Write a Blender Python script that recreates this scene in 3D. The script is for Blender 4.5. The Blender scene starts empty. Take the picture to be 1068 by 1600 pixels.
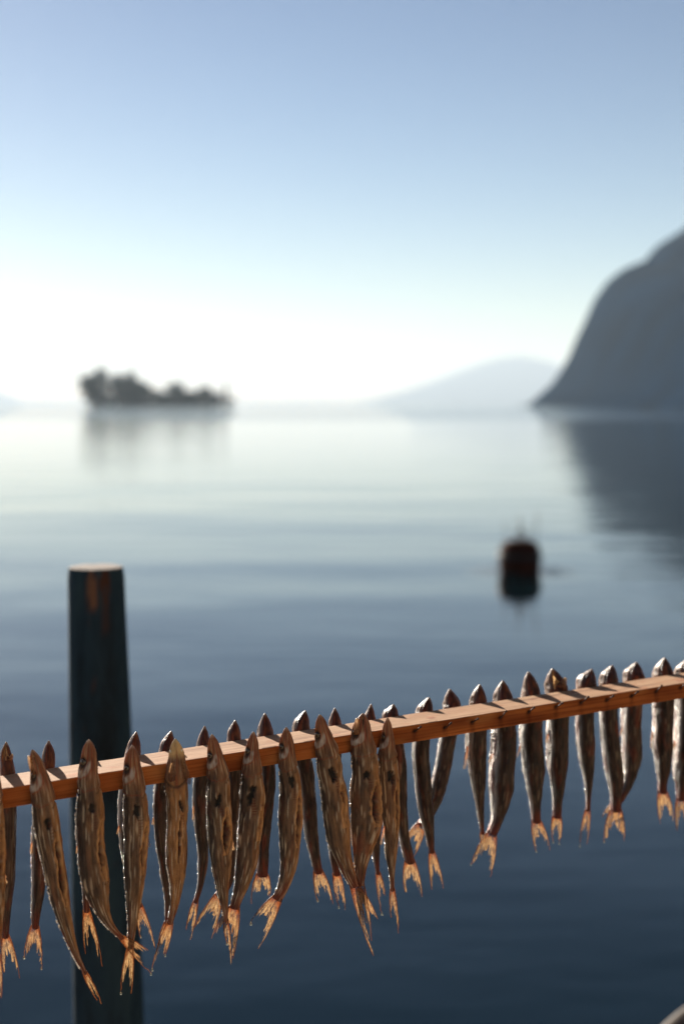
import bpy, bmesh, math, random
from mathutils import Vector, Matrix, noise
random.seed(7)
R = math.radians
sc = bpy.context.scene
col = sc.collection

# ------------------------------------------------------------------ camera
FP = 2222.2            # focal length in photograph pixels
HY = 630.0             # horizon row in the photograph
CAM = Vector((0, 0, 2.0))
PITCH = math.atan((800 - HY) / FP)
cd = bpy.data.cameras.new('camera'); cam = bpy.data.objects.new('camera', cd); col.objects.link(cam)
cam.location = CAM; cam.rotation_euler = (math.pi/2 - PITCH, 0, 0)
cd.sensor_fit = 'VERTICAL'; cd.sensor_height = 36; cd.sensor_width = 24; cd.lens = 50
cd.clip_start = 0.05; cd.clip_end = 80000
cd.dof.use_dof = True; cd.dof.focus_distance = 1.46; cd.dof.aperture_fstop = 3.4; cd.dof.aperture_blades = 0
sc.camera = cam

def ray(x, y):
    u = (x - 534) / FP; v = (800 - y) / FP
    cp, sp = math.cos(PITCH), math.sin(PITCH)
    return Vector((u, cp + v*sp, v*cp - sp))
def atY(x, y, Y): r = ray(x, y); return CAM + r * (Y / r.y)
def atZ(x, y, z): r = ray(x, y); return CAM + r * ((z - CAM.z) / r.z)

# ------------------------------------------------------------------ helpers
def tag(o, label=None, cat=None, group=None, kind=None):
    if label: o['label'] = label
    if cat: o['category'] = cat
    if group: o['group'] = group
    if kind: o['kind'] = kind
    return o
def empty(name, loc=(0, 0, 0)):
    o = bpy.data.objects.new(name, None); col.objects.link(o); o.location = loc; o.empty_display_size = .1
    return o
def mesh(name, verts, faces, mat, parent=None, smooth=True, cols=None, loc=None):
    me = bpy.data.meshes.new(name); me.from_pydata([tuple(v) for v in verts], [], faces)
    if cols:
        a = me.color_attributes.new('Col', 'FLOAT_COLOR', 'POINT')
        flat = []
        for c in cols: flat.extend((c[0], c[1], c[2], c[3] if len(c) > 3 else 1.0))
        a.data.foreach_set('color', flat)
    if smooth: me.polygons.foreach_set('use_smooth', [True]*len(me.polygons))
    me.materials.append(mat); me.update()
    o = bpy.data.objects.new(name, me); col.objects.link(o)
    if parent: o.parent = parent
    if loc is not None: o.location = loc
    return o
def lin(r, g, b):
    f = lambda c: (c/255/12.92) if c/255 <= .04045 else ((c/255+.055)/1.055)**2.4
    return (f(r), f(g), f(b))
def mix(a, b, t):
    t = 0 if t < 0 else 1 if t > 1 else t
    return tuple(a[i]*(1-t) + b[i]*t for i in range(3))
def sst(a, b, x):
    t = (x - a)/(b - a); t = 0 if t < 0 else 1 if t > 1 else t
    return t*t*(3-2*t)
def n3(x, y, z, k=0): return noise.noise(Vector((x, y, z + 17.3*k)))

class MB:
    def __init__(s): s.v = []; s.f = []
    def add(s, v, f):
        b = len(s.v); s.v += [Vector(p) for p in v]; s.f += [tuple(i+b for i in q) for q in f]
    def box(s, a, b):
        x0, y0, z0 = a; x1, y1, z1 = b
        s.add([(x0,y0,z0),(x1,y0,z0),(x1,y1,z0),(x0,y1,z0),(x0,y0,z1),(x1,y0,z1),(x1,y1,z1),(x0,y1,z1)],
              [(0,3,2,1),(4,5,6,7),(0,1,5,4),(1,2,6,5),(2,3,7,6),(3,0,4,7)])
    def tube(s, pts, rad, n=8, cap=True):
        pts = [Vector(p) for p in pts]; rings = []; b = len(s.v)
        for i, p in enumerate(pts):
            t = (pts[min(i+1, len(pts)-1)] - pts[max(i-1, 0)]).normalized()
            u = t.cross(Vector((0, 0, 1)))
            if u.length < .05: u = t.cross(Vector((1, 0, 0)))
            u.normalize(); w = t.cross(u)
            r = rad[i] if isinstance(rad, (list, tuple)) else rad
            for k in range(n):
                a = 2*math.pi*k/n; s.v.append(p + u*math.cos(a)*r + w*math.sin(a)*r)
        for i in range(len(pts)-1):
            for k in range(n):
                s.f.append((b+i*n+k, b+i*n+(k+1)%n, b+(i+1)*n+(k+1)%n, b+(i+1)*n+k))
        if cap:
            s.f.append(tuple(b+k for k in range(n))[::-1]); s.f.append(tuple(b+(len(pts)-1)*n+k for k in range(n)))
    def lathe(s, prof, n=32, c=(0, 0, 0)):
        b = len(s.v)
        for r, z in prof:
            for k in range(n):
                a = 2*math.pi*k/n; s.v.append(Vector((c[0]+r*math.cos(a), c[1]+r*math.sin(a), c[2]+z)))
        for i in range(len(prof)-1):
            for k in range(n):
                s.f.append((b+i*n+k, b+i*n+(k+1)%n, b+(i+1)*n+(k+1)%n, b+(i+1)*n+k))
        s.f.append(tuple(b+k for k in range(n))[::-1]); s.f.append(tuple(b+(len(prof)-1)*n+k for k in range(n)))
    def build(s, name, mat, parent=None, smooth=False, cols=None):
        return mesh(name, s.v, s.f, mat, parent, smooth, cols)

# ------------------------------------------------------------------ materials
def newmat(name):
    m = bpy.data.materials.new(name); m.use_nodes = True
    nt = m.node_tree; b = nt.nodes['Principled BSDF']
    return m, nt, b
def nd(nt, typ, **kw):
    n = nt.nodes.new(typ)
    for k, v in kw.items():
        if k.startswith('i_'): n.inputs[k[2:].replace('_', ' ')].default_value = v
        else: setattr(n, k, v)
    return n
def noisetex(nt, scale, detail=4, rough=.55, vec=None, mapscale=None, coord='Object'):
    tc = nd(nt, 'ShaderNodeTexCoord'); mp = nd(nt, 'ShaderNodeMapping')
    if mapscale: mp.inputs['Scale'].default_value = mapscale
    nt.links.new(tc.outputs[coord], mp.inputs['Vector'])
    n = nd(nt, 'ShaderNodeTexNoise'); n.inputs['Scale'].default_value = scale
    n.inputs['Detail'].default_value = detail; n.inputs['Roughness'].default_value = rough
    nt.links.new(mp.outputs['Vector'], n.inputs['Vector'])
    return n
def ramp(nt, fac, stops):
    r = nd(nt, 'ShaderNodeValToRGB'); e = r.color_ramp.elements
    while len(e) < len(stops): e.new(.5)
    for i, (p, c) in enumerate(stops):
        e[i].position = p; e[i].color = (c[0], c[1], c[2], 1)
    nt.links.new(fac, r.inputs['Fac']); return r
def bump(nt, height, strength, dist, normal=None):
    b = nd(nt, 'ShaderNodeBump'); b.inputs['Strength'].default_value = strength; b.inputs['Distance'].default_value = dist
    nt.links.new(height, b.inputs['Height'])
    if normal: nt.links.new(normal, b.inputs['Normal'])
    return b
def simple(name, c, rough=.7, nscale=5, var=.3, bstr=.3, bdist=.01, mapscale=None, metallic=0):
    m, nt, b = newmat(name)
    n = noisetex(nt, nscale, 6, .6, mapscale=mapscale)
    r = ramp(nt, n.outputs['Fac'], [(.3, tuple(x*(1-var) for x in c)), (.7, tuple(min(1, x*(1+var)) for x in c))])
    nt.links.new(r.outputs['Color'], b.inputs['Base Color']); b.inputs['Roughness'].default_value = rough
    b.inputs['Metallic'].default_value = metallic
    bp = bump(nt, n.outputs['Fac'], bstr, bdist); nt.links.new(bp.outputs['Normal'], b.inputs['Normal'])
    return m

# fish flesh: vertex colour holds skin tones plus painted light on rims and heads, alpha its gloss
def fish_material():
    m, nt, b = newmat('dried_fish_skin'); L = nt.links
    at = nd(nt, 'ShaderNodeAttribute', attribute_name='Col')
    n1 = noisetex(nt, 260, 5, .6, mapscale=(1, 1, .28))
    r1 = ramp(nt, n1.outputs['Fac'], [(.3, (.55, .5, .48)), (.55, (1, 1, 1)), (.75, (1.0, .93, .85))])
    mx = nd(nt, 'ShaderNodeMix', data_type='RGBA', blend_type='MULTIPLY'); mx.inputs[0].default_value = .85
    L.new(at.outputs['Color'], mx.inputs[6]); L.new(r1.outputs['Color'], mx.inputs[7])
    L.new(mx.outputs[2], b.inputs['Base Color'])
    n2 = noisetex(nt, 420, 3, .6, mapscale=(1, 1, .45))
    rr = nd(nt, 'ShaderNodeMapRange'); rr.inputs[1].default_value = .3; rr.inputs[2].default_value = .7
    rr.inputs[3].default_value = .3; rr.inputs[4].default_value = .6
    L.new(n2.outputs['Fac'], rr.inputs[0]); L.new(rr.outputs[0], b.inputs['Roughness'])
    me_ = nd(nt, 'ShaderNodeMath', operation='MULTIPLY'); L.new(at.outputs['Alpha'], me_.inputs[0]); me_.inputs[1].default_value = .75; L.new(me_.outputs[0], b.inputs['Metallic'])
    tc = nd(nt, 'ShaderNodeTexCoord'); vo = nd(nt, 'ShaderNodeTexVoronoi'); vo.inputs['Scale'].default_value = 620
    L.new(tc.outputs['Object'], vo.inputs['Vector'])
    b1 = bump(nt, vo.outputs['Distance'], .35, .0006)
    ms_ = nd(nt, 'ShaderNodeMath', operation='MULTIPLY_ADD'); L.new(at.outputs['Alpha'], ms_.inputs[0]); ms_.inputs[1].default_value = .75; ms_.inputs[2].default_value = .25; L.new(ms_.outputs[0], b1.inputs['Strength']); b1.inputs['Distance'].default_value = .0014
    b2 = bump(nt, n1.outputs['Fac'], .8, .0013, b1.outputs['Normal'])
    b3 = bump(nt, n2.outputs['Fac'], .7, .0006, b2.outputs['Normal'])
    L.new(b3.outputs['Normal'], b.inputs['Normal'])
    b.inputs['Specular IOR Level'].default_value = .3
    b.inputs['Subsurface Weight'].default_value = .12; b.inputs['Subsurface Scale'].default_value = .0009
    b.inputs['Subsurface Radius'].default_value = (1, .35, .12)
    b.inputs['Coat Weight'].default_value = .05; b.inputs['Coat Roughness'].default_value = .2
    L.new(b3.outputs['Normal'], b.inputs['Coat Normal'])
    return m
FISH = fish_material()
def fin_material():
    m, nt, b = newmat('dried_fin'); L = nt.links
    at = nd(nt, 'ShaderNodeAttribute', attribute_name='Col')
    n1 = noisetex(nt, 500, 3, .6)
    r1 = ramp(nt, n1.outputs['Fac'], [(.3, (.5, .38, .28)), (.62, (1, 1, 1))])
    mx = nd(nt, 'ShaderNodeMix', data_type='RGBA', blend_type='MULTIPLY'); mx.inputs[0].default_value = .9
    L.new(at.outputs['Color'], mx.inputs[6]); L.new(r1.outputs['Color'], mx.inputs[7])
    L.new(mx.outputs[2], b.inputs['Base Color']); b.inputs['Roughness'].default_value = .3
    tr = nd(nt, 'ShaderNodeBsdfTranslucent'); L.new(mx.outputs[2], tr.inputs['Color'])
    ms = nd(nt, 'ShaderNodeMixShader'); ms.inputs[0].default_value = .5
    bp = bump(nt, n1.outputs['Fac'], .6, .0006); L.new(bp.outputs['Normal'], b.inputs['Normal'])
    L.new(b.outputs[0], ms.inputs[1]); L.new(tr.outputs[0], ms.inputs[2])
    tp = nd(nt, 'ShaderNodeBsdfTransparent'); ta = nd(nt, 'ShaderNodeMapRange'); ta.inputs[1].default_value = .35; ta.inputs[2].default_value = .7; ta.inputs[3].default_value = 0; ta.inputs[4].default_value = .6
    n5 = noisetex(nt, 330, 3, .6, mapscale=(1, 1, .35)); L.new(n5.outputs['Fac'], ta.inputs[0])
    m2 = nd(nt, 'ShaderNodeMixShader'); L.new(ta.outputs[0], m2.inputs[0]); L.new(ms.outputs[0], m2.inputs[1]); L.new(tp.outputs[0], m2.inputs[2])
    L.new(m2.outputs[0], nt.nodes['Material Output'].inputs['Surface'])
    return m
FIN = fin_material()
def eye_material():
    m, nt, b = newmat('fish_eye'); at = nd(nt, 'ShaderNodeAttribute', attribute_name='Col')
    nt.links.new(at.outputs['Color'], b.inputs['Base Color']); b.inputs['Roughness'].default_value = .12
    b.inputs['Coat Weight'].default_value = .6
    return m
EYE = eye_material()
m, nt, b = newmat('oil_drop'); OIL = m
b.inputs['Base Color'].default_value = (.95, .8, .55, 1); b.inputs['Roughness'].default_value = .03
b.inputs['Transmission Weight'].default_value = .9; b.inputs['IOR'].default_value = 1.45

SCALE = simple('rim_bead_silver', (.95, .94, .91), .25, 500, .1, .4, .0002, metallic=.9)  # bright metal for the beads added as rim glints
def batten_material():
    m, nt, b = newmat('sawn_pine'); L = nt.links
    at = nd(nt, 'ShaderNodeAttribute', attribute_name='Col')
    g = noisetex(nt, 12, 5, .55, mapscale=(.3, 9, 14))
    r = ramp(nt, g.outputs['Fac'], [(.30, (.42, .30, .22)), (.46, (1, .95, .9)), (.62, (1.0, 1, .97)), (.76, (.82, .7, .6))])
    f = noisetex(nt, 90, 4, .65, mapscale=(.12, 6, 6))
    r2 = ramp(nt, f.outputs['Fac'], [(.36, (.6, .5, .4)), (.54, (1, 1, 1))])
    a = nd(nt, 'ShaderNodeMix', data_type='RGBA', blend_type='MULTIPLY'); a.inputs[0].default_value = .75
    c = nd(nt, 'ShaderNodeMix', data_type='RGBA', blend_type='MULTIPLY'); c.inputs[0].default_value = .7
    L.new(at.outputs['Color'], a.inputs[6]); L.new(r.outputs['Color'], a.inputs[7])
    L.new(a.outputs[2], c.inputs[6]); L.new(r2.outputs['Color'], c.inputs[7])
    L.new(c.outputs[2], b.inputs['Base Color']); b.inputs['Roughness'].default_value = .8; b.inputs['Specular IOR Level'].default_value = .2
    b1 = bump(nt, f.outputs['Fac'], .5, .0008); b2 = bump(nt, g.outputs['Fac'], .4, .0008, b1.outputs['Normal'])
    L.new(b2.outputs['Normal'], b.inputs['Normal']); return m
BATTEN = batten_material()
IRON = simple('rusty_iron', lin(62, 38, 26), .6, 900, .5, .5, .0003)
BUOY = simple('buoy_rusty_paint', lin(66, 36, 27), .9, 9, .5, .4, .01)
BUOY.node_tree.nodes['Principled BSDF'].inputs['Specular IOR Level'].default_value = .1
ROD = simple('dark_rod', lin(45, 42, 40), .6, 20)

# ------------------------------------------------------------------ sky, sun, air
SUN_EL, SUN_AZ = 18.0, -25.0        # azimuth from +Y, negative to the left
w = bpy.data.worlds.new('World'); sc.world = w; w.use_nodes = True
nt = w.node_tree; bg = nt.nodes['Background']
sk = nd(nt, 'ShaderNodeTexSky', sky_type='NISHITA'); sk.sun_disc = False
sk.sun_elevation = R(SUN_EL); sk.sun_rotation = R(SUN_AZ); sk.air_density = 1.0; sk.dust_density = .15; sk.ozone_density = 0.8; sk.altitude = 1000
k1 = nd(nt, 'ShaderNodeVectorMath', operation='SCALE'); k1.inputs['Scale'].default_value = 1/7.5; nt.links.new(sk.outputs[0], k1.inputs[0])
k2 = nd(nt, 'ShaderNodeGamma'); k2.inputs['Gamma'].default_value = 1.5; nt.links.new(k1.outputs[0], k2.inputs['Color'])
k3 = nd(nt, 'ShaderNodeVectorMath', operation='SCALE'); k3.inputs['Scale'].default_value = 7.5; nt.links.new(k2.outputs[0], k3.inputs[0])
k4 = nd(nt, 'ShaderNodeHueSaturation'); k4.inputs['Saturation'].default_value = 1.0; nt.links.new(k3.outputs[0], k4.inputs['Color'])
k5 = nd(nt, 'ShaderNodeVectorMath', operation='MULTIPLY'); k5.inputs[1].default_value = (1.07, .98, 1.0); nt.links.new(k4.outputs[0], k5.inputs[0])   # the camera's slightly warm white balance
nt.links.new(k5.outputs[0], bg.inputs['Color']); bg.inputs['Strength'].default_value = .0325
ld = bpy.data.lights.new('sun', 'SUN'); sun = bpy.data.objects.new('sun', ld); col.objects.link(sun)
ld.energy = 5.0; ld.angle = R(.5); ld.color = (1, .91, .79)
sd = Vector((math.sin(R(SUN_AZ))*math.cos(R(SUN_EL)), math.cos(R(SUN_AZ))*math.cos(R(SUN_EL)), math.sin(R(SUN_EL))))
sun.rotation_euler = sd.to_track_quat('Z', 'Y').to_euler(); sun.location = (-3, 6, 6)

HAZE = True
if HAZE:
    hb = MB(); hb.box((-12000, -400, -1.6), (12000, 17500, 445))
    hm = bpy.data.materials.new('haze'); hm.use_nodes = True; ht = hm.node_tree; ht.nodes.clear()
    o_ = nd(ht, 'ShaderNodeOutputMaterial'); pv = nd(ht, 'ShaderNodeVolumePrincipled')
    pv.inputs['Color'].default_value = (.72, .865, 1, 1); pv.inputs['Density'].default_value = 1.15e-4
    pv.inputs['Anisotropy'].default_value = .15
    ht.links.new(pv.outputs[0], o_.inputs['Volume'])
    tag(hb.build('haze', hm), kind='stuff')

# ------------------------------------------------------------------ lake
m, nt, b = newmat('lake_water'); L = nt.links; WATER = m
b.inputs['Base Color'].default_value = (.001, .008, .011, 1); b.inputs['Roughness'].default_value = .02
b.inputs['IOR'].default_value = 1.333; b.inputs['Specular IOR Level'].default_value = .44; b.inputs['Specular Tint'].default_value = (.3, .65, 1, 1)
n1 = noisetex(nt, 1.0, 2, .5, mapscale=(.55, 1.0, 1)); n2 = noisetex(nt, 4.0, 3, .5, mapscale=(.6, 1.1, 1)); n3t = noisetex(nt, .22, 2, .5, mapscale=(.6, 1.2, 1))
b1 = bump(nt, n3t.outputs['Fac'], 1, .06); b2 = bump(nt, n1.outputs['Fac'], 1, .009, b1.outputs['Normal']); b3 = bump(nt, n2.outputs['Fac'], 1, .004, b2.outputs['Normal'])
# a wind-ruffled belt of water far out
tc = nd(nt, 'ShaderNodeTexCoord'); sx = nd(nt, 'ShaderNodeSeparateXYZ'); L.new(tc.outputs['Object'], sx.inputs[0])
edge = noisetex(nt, .012, 2, .5)
ad = nd(nt, 'ShaderNodeMath', operation='MULTIPLY_ADD'); L.new(edge.outputs['Fac'], ad.inputs[0]); ad.inputs[1].default_value = 90; L.new(sx.outputs['Y'], ad.inputs[2])
mr = nd(nt, 'ShaderNodeMapRange'); mr.inputs[1].default_value = 190; mr.inputs[2].default_value = 235; mr.inputs[3].default_value = 0; mr.inputs[4].default_value = .4
L.new(ad.outputs[0], mr.inputs[0])
ruf = noisetex(nt, 6, 3, .6)
b4 = nd(nt, 'ShaderNodeBump'); b4.inputs['Distance'].default_value = .09
L.new(mr.outputs[0], b4.inputs['Strength']); L.new(ruf.outputs['Fac'], b4.inputs['Height']); L.new(b3.outputs['Normal'], b4.inputs['Normal'])
# choppy rings round the bobbing buoy
bq = atZ(811, 893, 0); vd = nd(nt, 'ShaderNodeVectorMath', operation='DISTANCE'); L.new(tc.outputs['Object'], vd.inputs[0]); vd.inputs[1].default_value = tuple(bq)
fo = nd(nt, 'ShaderNodeMapRange'); fo.inputs[1].default_value = .3; fo.inputs[2].default_value = .75; fo.inputs[3].default_value = 1; fo.inputs[4].default_value = 0; L.new(vd.outputs['Value'], fo.inputs[0])
rn_ = noisetex(nt, 7, 3, .6, mapscale=(.7, 1, 1)); b5 = nd(nt, 'ShaderNodeBump'); b5.inputs['Distance'].default_value = .045
L.new(fo.outputs[0], b5.inputs['Strength']); L.new(rn_.outputs['Fac'], b5.inputs['Height']); L.new(b4.outputs['Normal'], b5.inputs['Normal'])
L.new(b5.outputs['Normal'], b.inputs['Normal'])
tag(mesh('lake_water', [(-11900, 2.0, 0), (11900, 2.0, 0), (11900, 17400, 0), (-11900, 17400, 0)], [(0, 1, 2, 3)], WATER, smooth=False), kind='structure')

# ------------------------------------------------------------------ hills
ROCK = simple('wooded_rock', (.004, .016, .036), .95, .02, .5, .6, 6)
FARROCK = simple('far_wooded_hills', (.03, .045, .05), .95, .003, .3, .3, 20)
for q_ in (ROCK, FARROCK): q_.node_tree.nodes['Principled BSDF'].inputs['Specular IOR Level'].default_value = 0
def interp(pts, x):
    if x <= pts[0][0]: return pts[0][1]
    for (a, ya), (c, yc) in zip(pts, pts[1:]):
        if x <= c: return ya + (yc-ya)*(x-a)/(c-a)
    return pts[-1][1]
# the steep headland on the right
sil = [(806, 637), (824, 632), (838, 620), (860, 600), (872, 582), (885, 560), (897, 530), (910, 503), (925, 468), (945, 441), (970, 422), (1003, 409), (1012, 396), (1022, 386), (1042, 374), (1068, 357), (1130, 325), (1240, 285), (1420, 270), (1700, 280), (2200, 270), (3200, 330)]
D = 1000.0
S2 = [((px-534)/FP*D, max(0, 2+(HY-py)/FP*D)) for px, py in sil]
V = []; F = []; NX, NY = 150, 40
x0, x1 = S2[0][0], S2[-1][0]
for i in range(NX+1):
    t = i/NX; X = x0 + (x1-x0)*(t**2.2)
    h = interp(S2, X); foot = max(260, 980 - 20*(X-x0))
    for j in range(NY+1):
        q = j/NY
        if q <= .6:
            s = q/.6; Y = foot + (D-foot)*s; z = h*(s**1.15)
            z *= 1 + .05*n3(X*.024, Y*.024, 0)*(1-s)
            z += 2.5*n3(X*.05, Y*.05, 4)*s*(1-s)*4*min(1, h/30)
        else:
            s = (q-.6)/.4; Y = D + 600*s; z = h*(1-s)
        V.append((X*max(1, Y/D)+(40*(q-.6) if q > .6 else 0), Y, z - (3 if j in (0, NY) else 0)))
for i in range(NX):
    for j in range(NY):
        a = i*(NY+1)+j; F.append((a, a+NY+1, a+NY+2, a+1))
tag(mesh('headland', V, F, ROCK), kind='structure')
def ridge(name, pts, D, depth, seed):
    V = []; F = []; n = 160; a0, a1 = pts[0][0], pts[-1][0]
    for i in range(n+1):
        px = a0+(a1-a0)*i/n; h = max(1, (HY-interp(pts, px))/FP*D); X = (px-534)/FP*D
        h *= 1 + .03*n3(px*.02, seed, 0)
        for j in range(9):
            q = (j-4)/4; V.append((X*(1+.0*q), D + q*depth + 120*n3(px*.02, q*3, seed), h*(1-abs(q))**1.1*(1+.1*n3(px*.03, q*4, seed+2)*(1-abs(abs(q)))*(abs(q) > .1)) - (3 if abs(q) == 1 else 0)))
    for i in range(n):
        for j in range(8):
            a = i*9+j; F.append((a, a+9, a+10, a+1))
    tag(mesh(name, V, F, FARROCK), kind='structure')
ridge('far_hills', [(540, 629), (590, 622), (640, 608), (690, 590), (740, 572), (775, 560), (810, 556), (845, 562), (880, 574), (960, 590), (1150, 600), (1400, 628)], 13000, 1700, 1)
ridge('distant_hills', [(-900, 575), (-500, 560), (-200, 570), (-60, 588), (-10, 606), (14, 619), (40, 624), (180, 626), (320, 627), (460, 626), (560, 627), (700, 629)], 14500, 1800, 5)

# ------------------------------------------------------------------ island with its trees
ISY = 880.0
def ispt(px, py, dy=0):
    return Vector(((px-534)/FP*ISY, ISY+dy, 2 + (HY-py)/FP*ISY))
IROCK = simple('island_rock', lin(88, 84, 76), .95, .4, .4, .8, .3)
IROCK.node_tree.nodes['Principled BSDF'].inputs['Specular IOR Level'].default_value = 0
V = []; F = []; nA, nR = 48, 8
cx = ((247-534)/FP*ISY); rx = 50.5; ry = 24
for r_ in range(nR+1):
    for k in range(nA):
        a = 2*math.pi*k/nA; q = r_/nR
        rr = q*(1+.10*n3(math.cos(a)*2, math.sin(a)*2, 9))
        z = -1.5 + 4.6*(1-q**3) + 1.1*n3(math.cos(a)*q*4, math.sin(a)*q*4, 3)*(q < .97)
        V.append((cx+rx*rr*math.cos(a), ISY+ry*rr*math.sin(a), z if q > 0 else 3.1))
for r_ in range(nR):
    for k in range(nA):
        F.append((r_*nA+k, (r_+1)*nA+k, (r_+1)*nA+(k+1) % nA, r_*nA+(k+1) % nA))
tag(mesh('island_ground', V, F, IROCK), kind='structure')
m, nt, b = newmat('foliage'); n = noisetex(nt, .5, 3, .6)
r = ramp(nt, n.outputs['Fac'], [(.3, (.014, .028, .030)), (.7, (.045, .065, .052))]); nt.links.new(r.outputs[0], b.inputs['Base Color']); b.inputs['Roughness'].default_value = .9; b.inputs['Specular IOR Level'].default_value = .05
FOL = m
BARK = simple('bark', (.10, .075, .055), .9, 3)
def tree(name, px, top, rpx, dy, label, cypress=False, group='trees on the small island', base=631):
    sc_ = ISY/FP; P = ispt(px, base, dy); P.z = 1.6
    H = (HY-top)*sc_ + 2 - P.z; rad = rpx*sc_
    root = empty(name, P); tag(root, label, 'tree', group)
    rnd = random.Random(int(px*7+dy))
    tb = MB(); tb.tube([(0, 0, -1.2), (.1*H*.1, 0, H*.3), (.02*H, .1, H*.6), (0, 0, H*.85)], [H*.03+.1, H*.024+.08, H*.014+.05, .04], 7)
    limbs = []
    if not cypress:
        for k in range(7):
            a = rnd.uniform(0, 6.28); z0 = H*rnd.uniform(.28, .6); q = Vector((math.cos(a)*rad*.7, math.sin(a)*rad*.7, z0+H*rnd.uniform(.12, .3)))
            tb.tube([(0, 0, z0), q*.5+Vector((0, 0, z0*.55)), q], [.16, .1, .04], 5); limbs.append(q)
    tb.build('trunk', BARK, root, True)
    V = []; F = []
    if cypress:
        blobs = [(Vector((rnd.uniform(-.1, .1), rnd.uniform(-.1, .1), H*(.1+.86*i/9))), rad*(1-.75*(i/9)**1.5)*.9) for i in range(10)]
    else:
        blobs = [(q, rad*rnd.uniform(.3, .46)) for q in limbs]
        for k in range(9):
            a = rnd.uniform(0, 6.28); e = rnd.uniform(0, 1); rr = rad*.75*math.sqrt(1-e*e*.75)*rnd.uniform(.5, 1)
            blobs.append((Vector((math.cos(a)*rr, math.sin(a)*rr, H*.38+e*H*.48)), rad*rnd.uniform(.28, .45)))
        blobs.append((Vector((0, 0, H-rad*.36)), rad*.36))
        for k in range(4): blobs.append((Vector((rnd.uniform(-.6, .6)*rad, rnd.uniform(-.6, .6)*rad, H*.22)), rad*.4))
    nl = 2600//len(blobs)
    for c, br in blobs:
        for k in range(nl):
            d = Vector((rnd.gauss(0, 1), rnd.gauss(0, 1), rnd.gauss(0, 1))).normalized()*br*rnd.uniform(.35, 1.08)
            d.z *= .9 if not cypress else 1.6
            p = c+d; s = rnd.uniform(.35, .75)
            u = Vector((rnd.gauss(0, 1), rnd.gauss(0, 1), rnd.gauss(0, 1))).normalized(); v_ = u.orthogonal().normalized()
            b0 = len(V); V += [p-u*s, p+v_*s*.6, p+u*s, p-v_*s*.6]; F.append((b0, b0+1, b0+2, b0+3))
    mesh('crown', V, F, FOL, root, False)
TR = [(140, 584, 18, 4, 'leftmost broad tree at the left tip of the island'),
      (160, 572, 19, -3, 'tallest tree of the island, its pointed top above the left clump'),
      (151, 592, 17, -12, 'lower bushy tree in front of the tallest island tree'),
      (184, 581, 20, 5, 'round tree between the two highest tops of the island clump'),
      (207, 577, 20, -2, 'second highest island tree with a broad flat top'),
      (196, 596, 17, -13, 'low dark tree at the front of the left island clump'),
      (226, 595, 16, -6, 'tree on the right slope of the big island clump'),
      (240, 608, 12, 2, 'small tree where the big island clump drops down'),
      (255, 612, 10, -5, 'low shrubby tree in the dip at the middle of the island'),
      (273, 597, 16, 0, 'rounded lone crown rising right of the island dip'),
      (292, 611, 13, -4, 'low tree just right of the rounded island crown'),
      (306, 613, 13, 3, 'small tree left of the pointed clump near the island end'),
      (321, 602, 13, 0, 'pointed tree near the right end of the island'),
      (336, 613, 12, -3, 'low tree beside the slim tower on the island'),
      (167, 612, 16, -17, 'shoreline bush below the tallest island tree'),
      (214, 612, 14, -16, 'shoreline bush below the flat topped island tree'),
      (262, 618, 14, -14, 'low shoreline bush in front of the dip of the island'),
      (300, 620, 13, -13, 'low shoreline bush below the small tree near the pointed clump'),
      (361, 622, 7, -2, 'last small bush at the right tip of the island')]
for px, top, rp, dy, lb in TR: tree('island_tree', px, top, rp, dy, lb)
tree('cypress', 353, 597, 3.2, 2, 'slim cypress spire at the right end of the island', True)
# the house among the trees and the little round tower at the tip
PL = simple('pale_plaster', lin(190, 182, 168), .85, .8, .15, .2, .05); TILE = simple('roof_tiles', lin(120, 72, 52), .85, 2, .3)
DARKGL = simple('dark_pane', (.02, .025, .03), .2, 1)
hs = empty('island_house', ispt(180, 631, -19)); hs.location.z = .9; tag(hs, 'pale house half hidden between the trees of the island', 'house')
q = MB(); q.box((-3.6, -2.5, -.9), (3.6, 2.5, 5.4)); q.build('wall', PL, hs)
q = MB(); q.add([(-4, -2.9, 5.4), (4, -2.9, 5.4), (4, 2.9, 5.4), (-4, 2.9, 5.4), (-1.5, 0, 7.2), (1.5, 0, 7.2)], [(0, 1, 5, 4), (1, 2, 5), (2, 3, 4, 5), (3, 0, 4), (3, 2, 1, 0)]); q.build('roof', TILE, hs)
for wx in (-2, 0, 2):
    for wz in (1.2, 3.6):
        q = MB(); q.box((wx-.4, -2.56, wz), (wx+.4, -2.502, wz+1.1)); q.build('window', DARKGL, hs)
tw = empty('round_tower', ispt(346, 632, -3)); tw.location.z = .5; tag(tw, 'small round stone tower on the right tip of the island', 'tower')
q = MB(); q.lathe([(1.1, -1.5), (1.0, 6.6), (1.25, 6.8), (1.25, 7.3), (1.0, 7.4)], 20); q.build('shaft', PL, tw, True)
q = MB(); q.lathe([(1.3, 7.3), (.7, 8.3), (.05, 9.6)], 20); q.build('roof', TILE, tw)
for zz in (3, 5.4):
    q = MB(); q.box((-.22, -1.13, zz), (.22, -.98, zz+.7)); q.build('window', DARKGL, tw)

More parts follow.
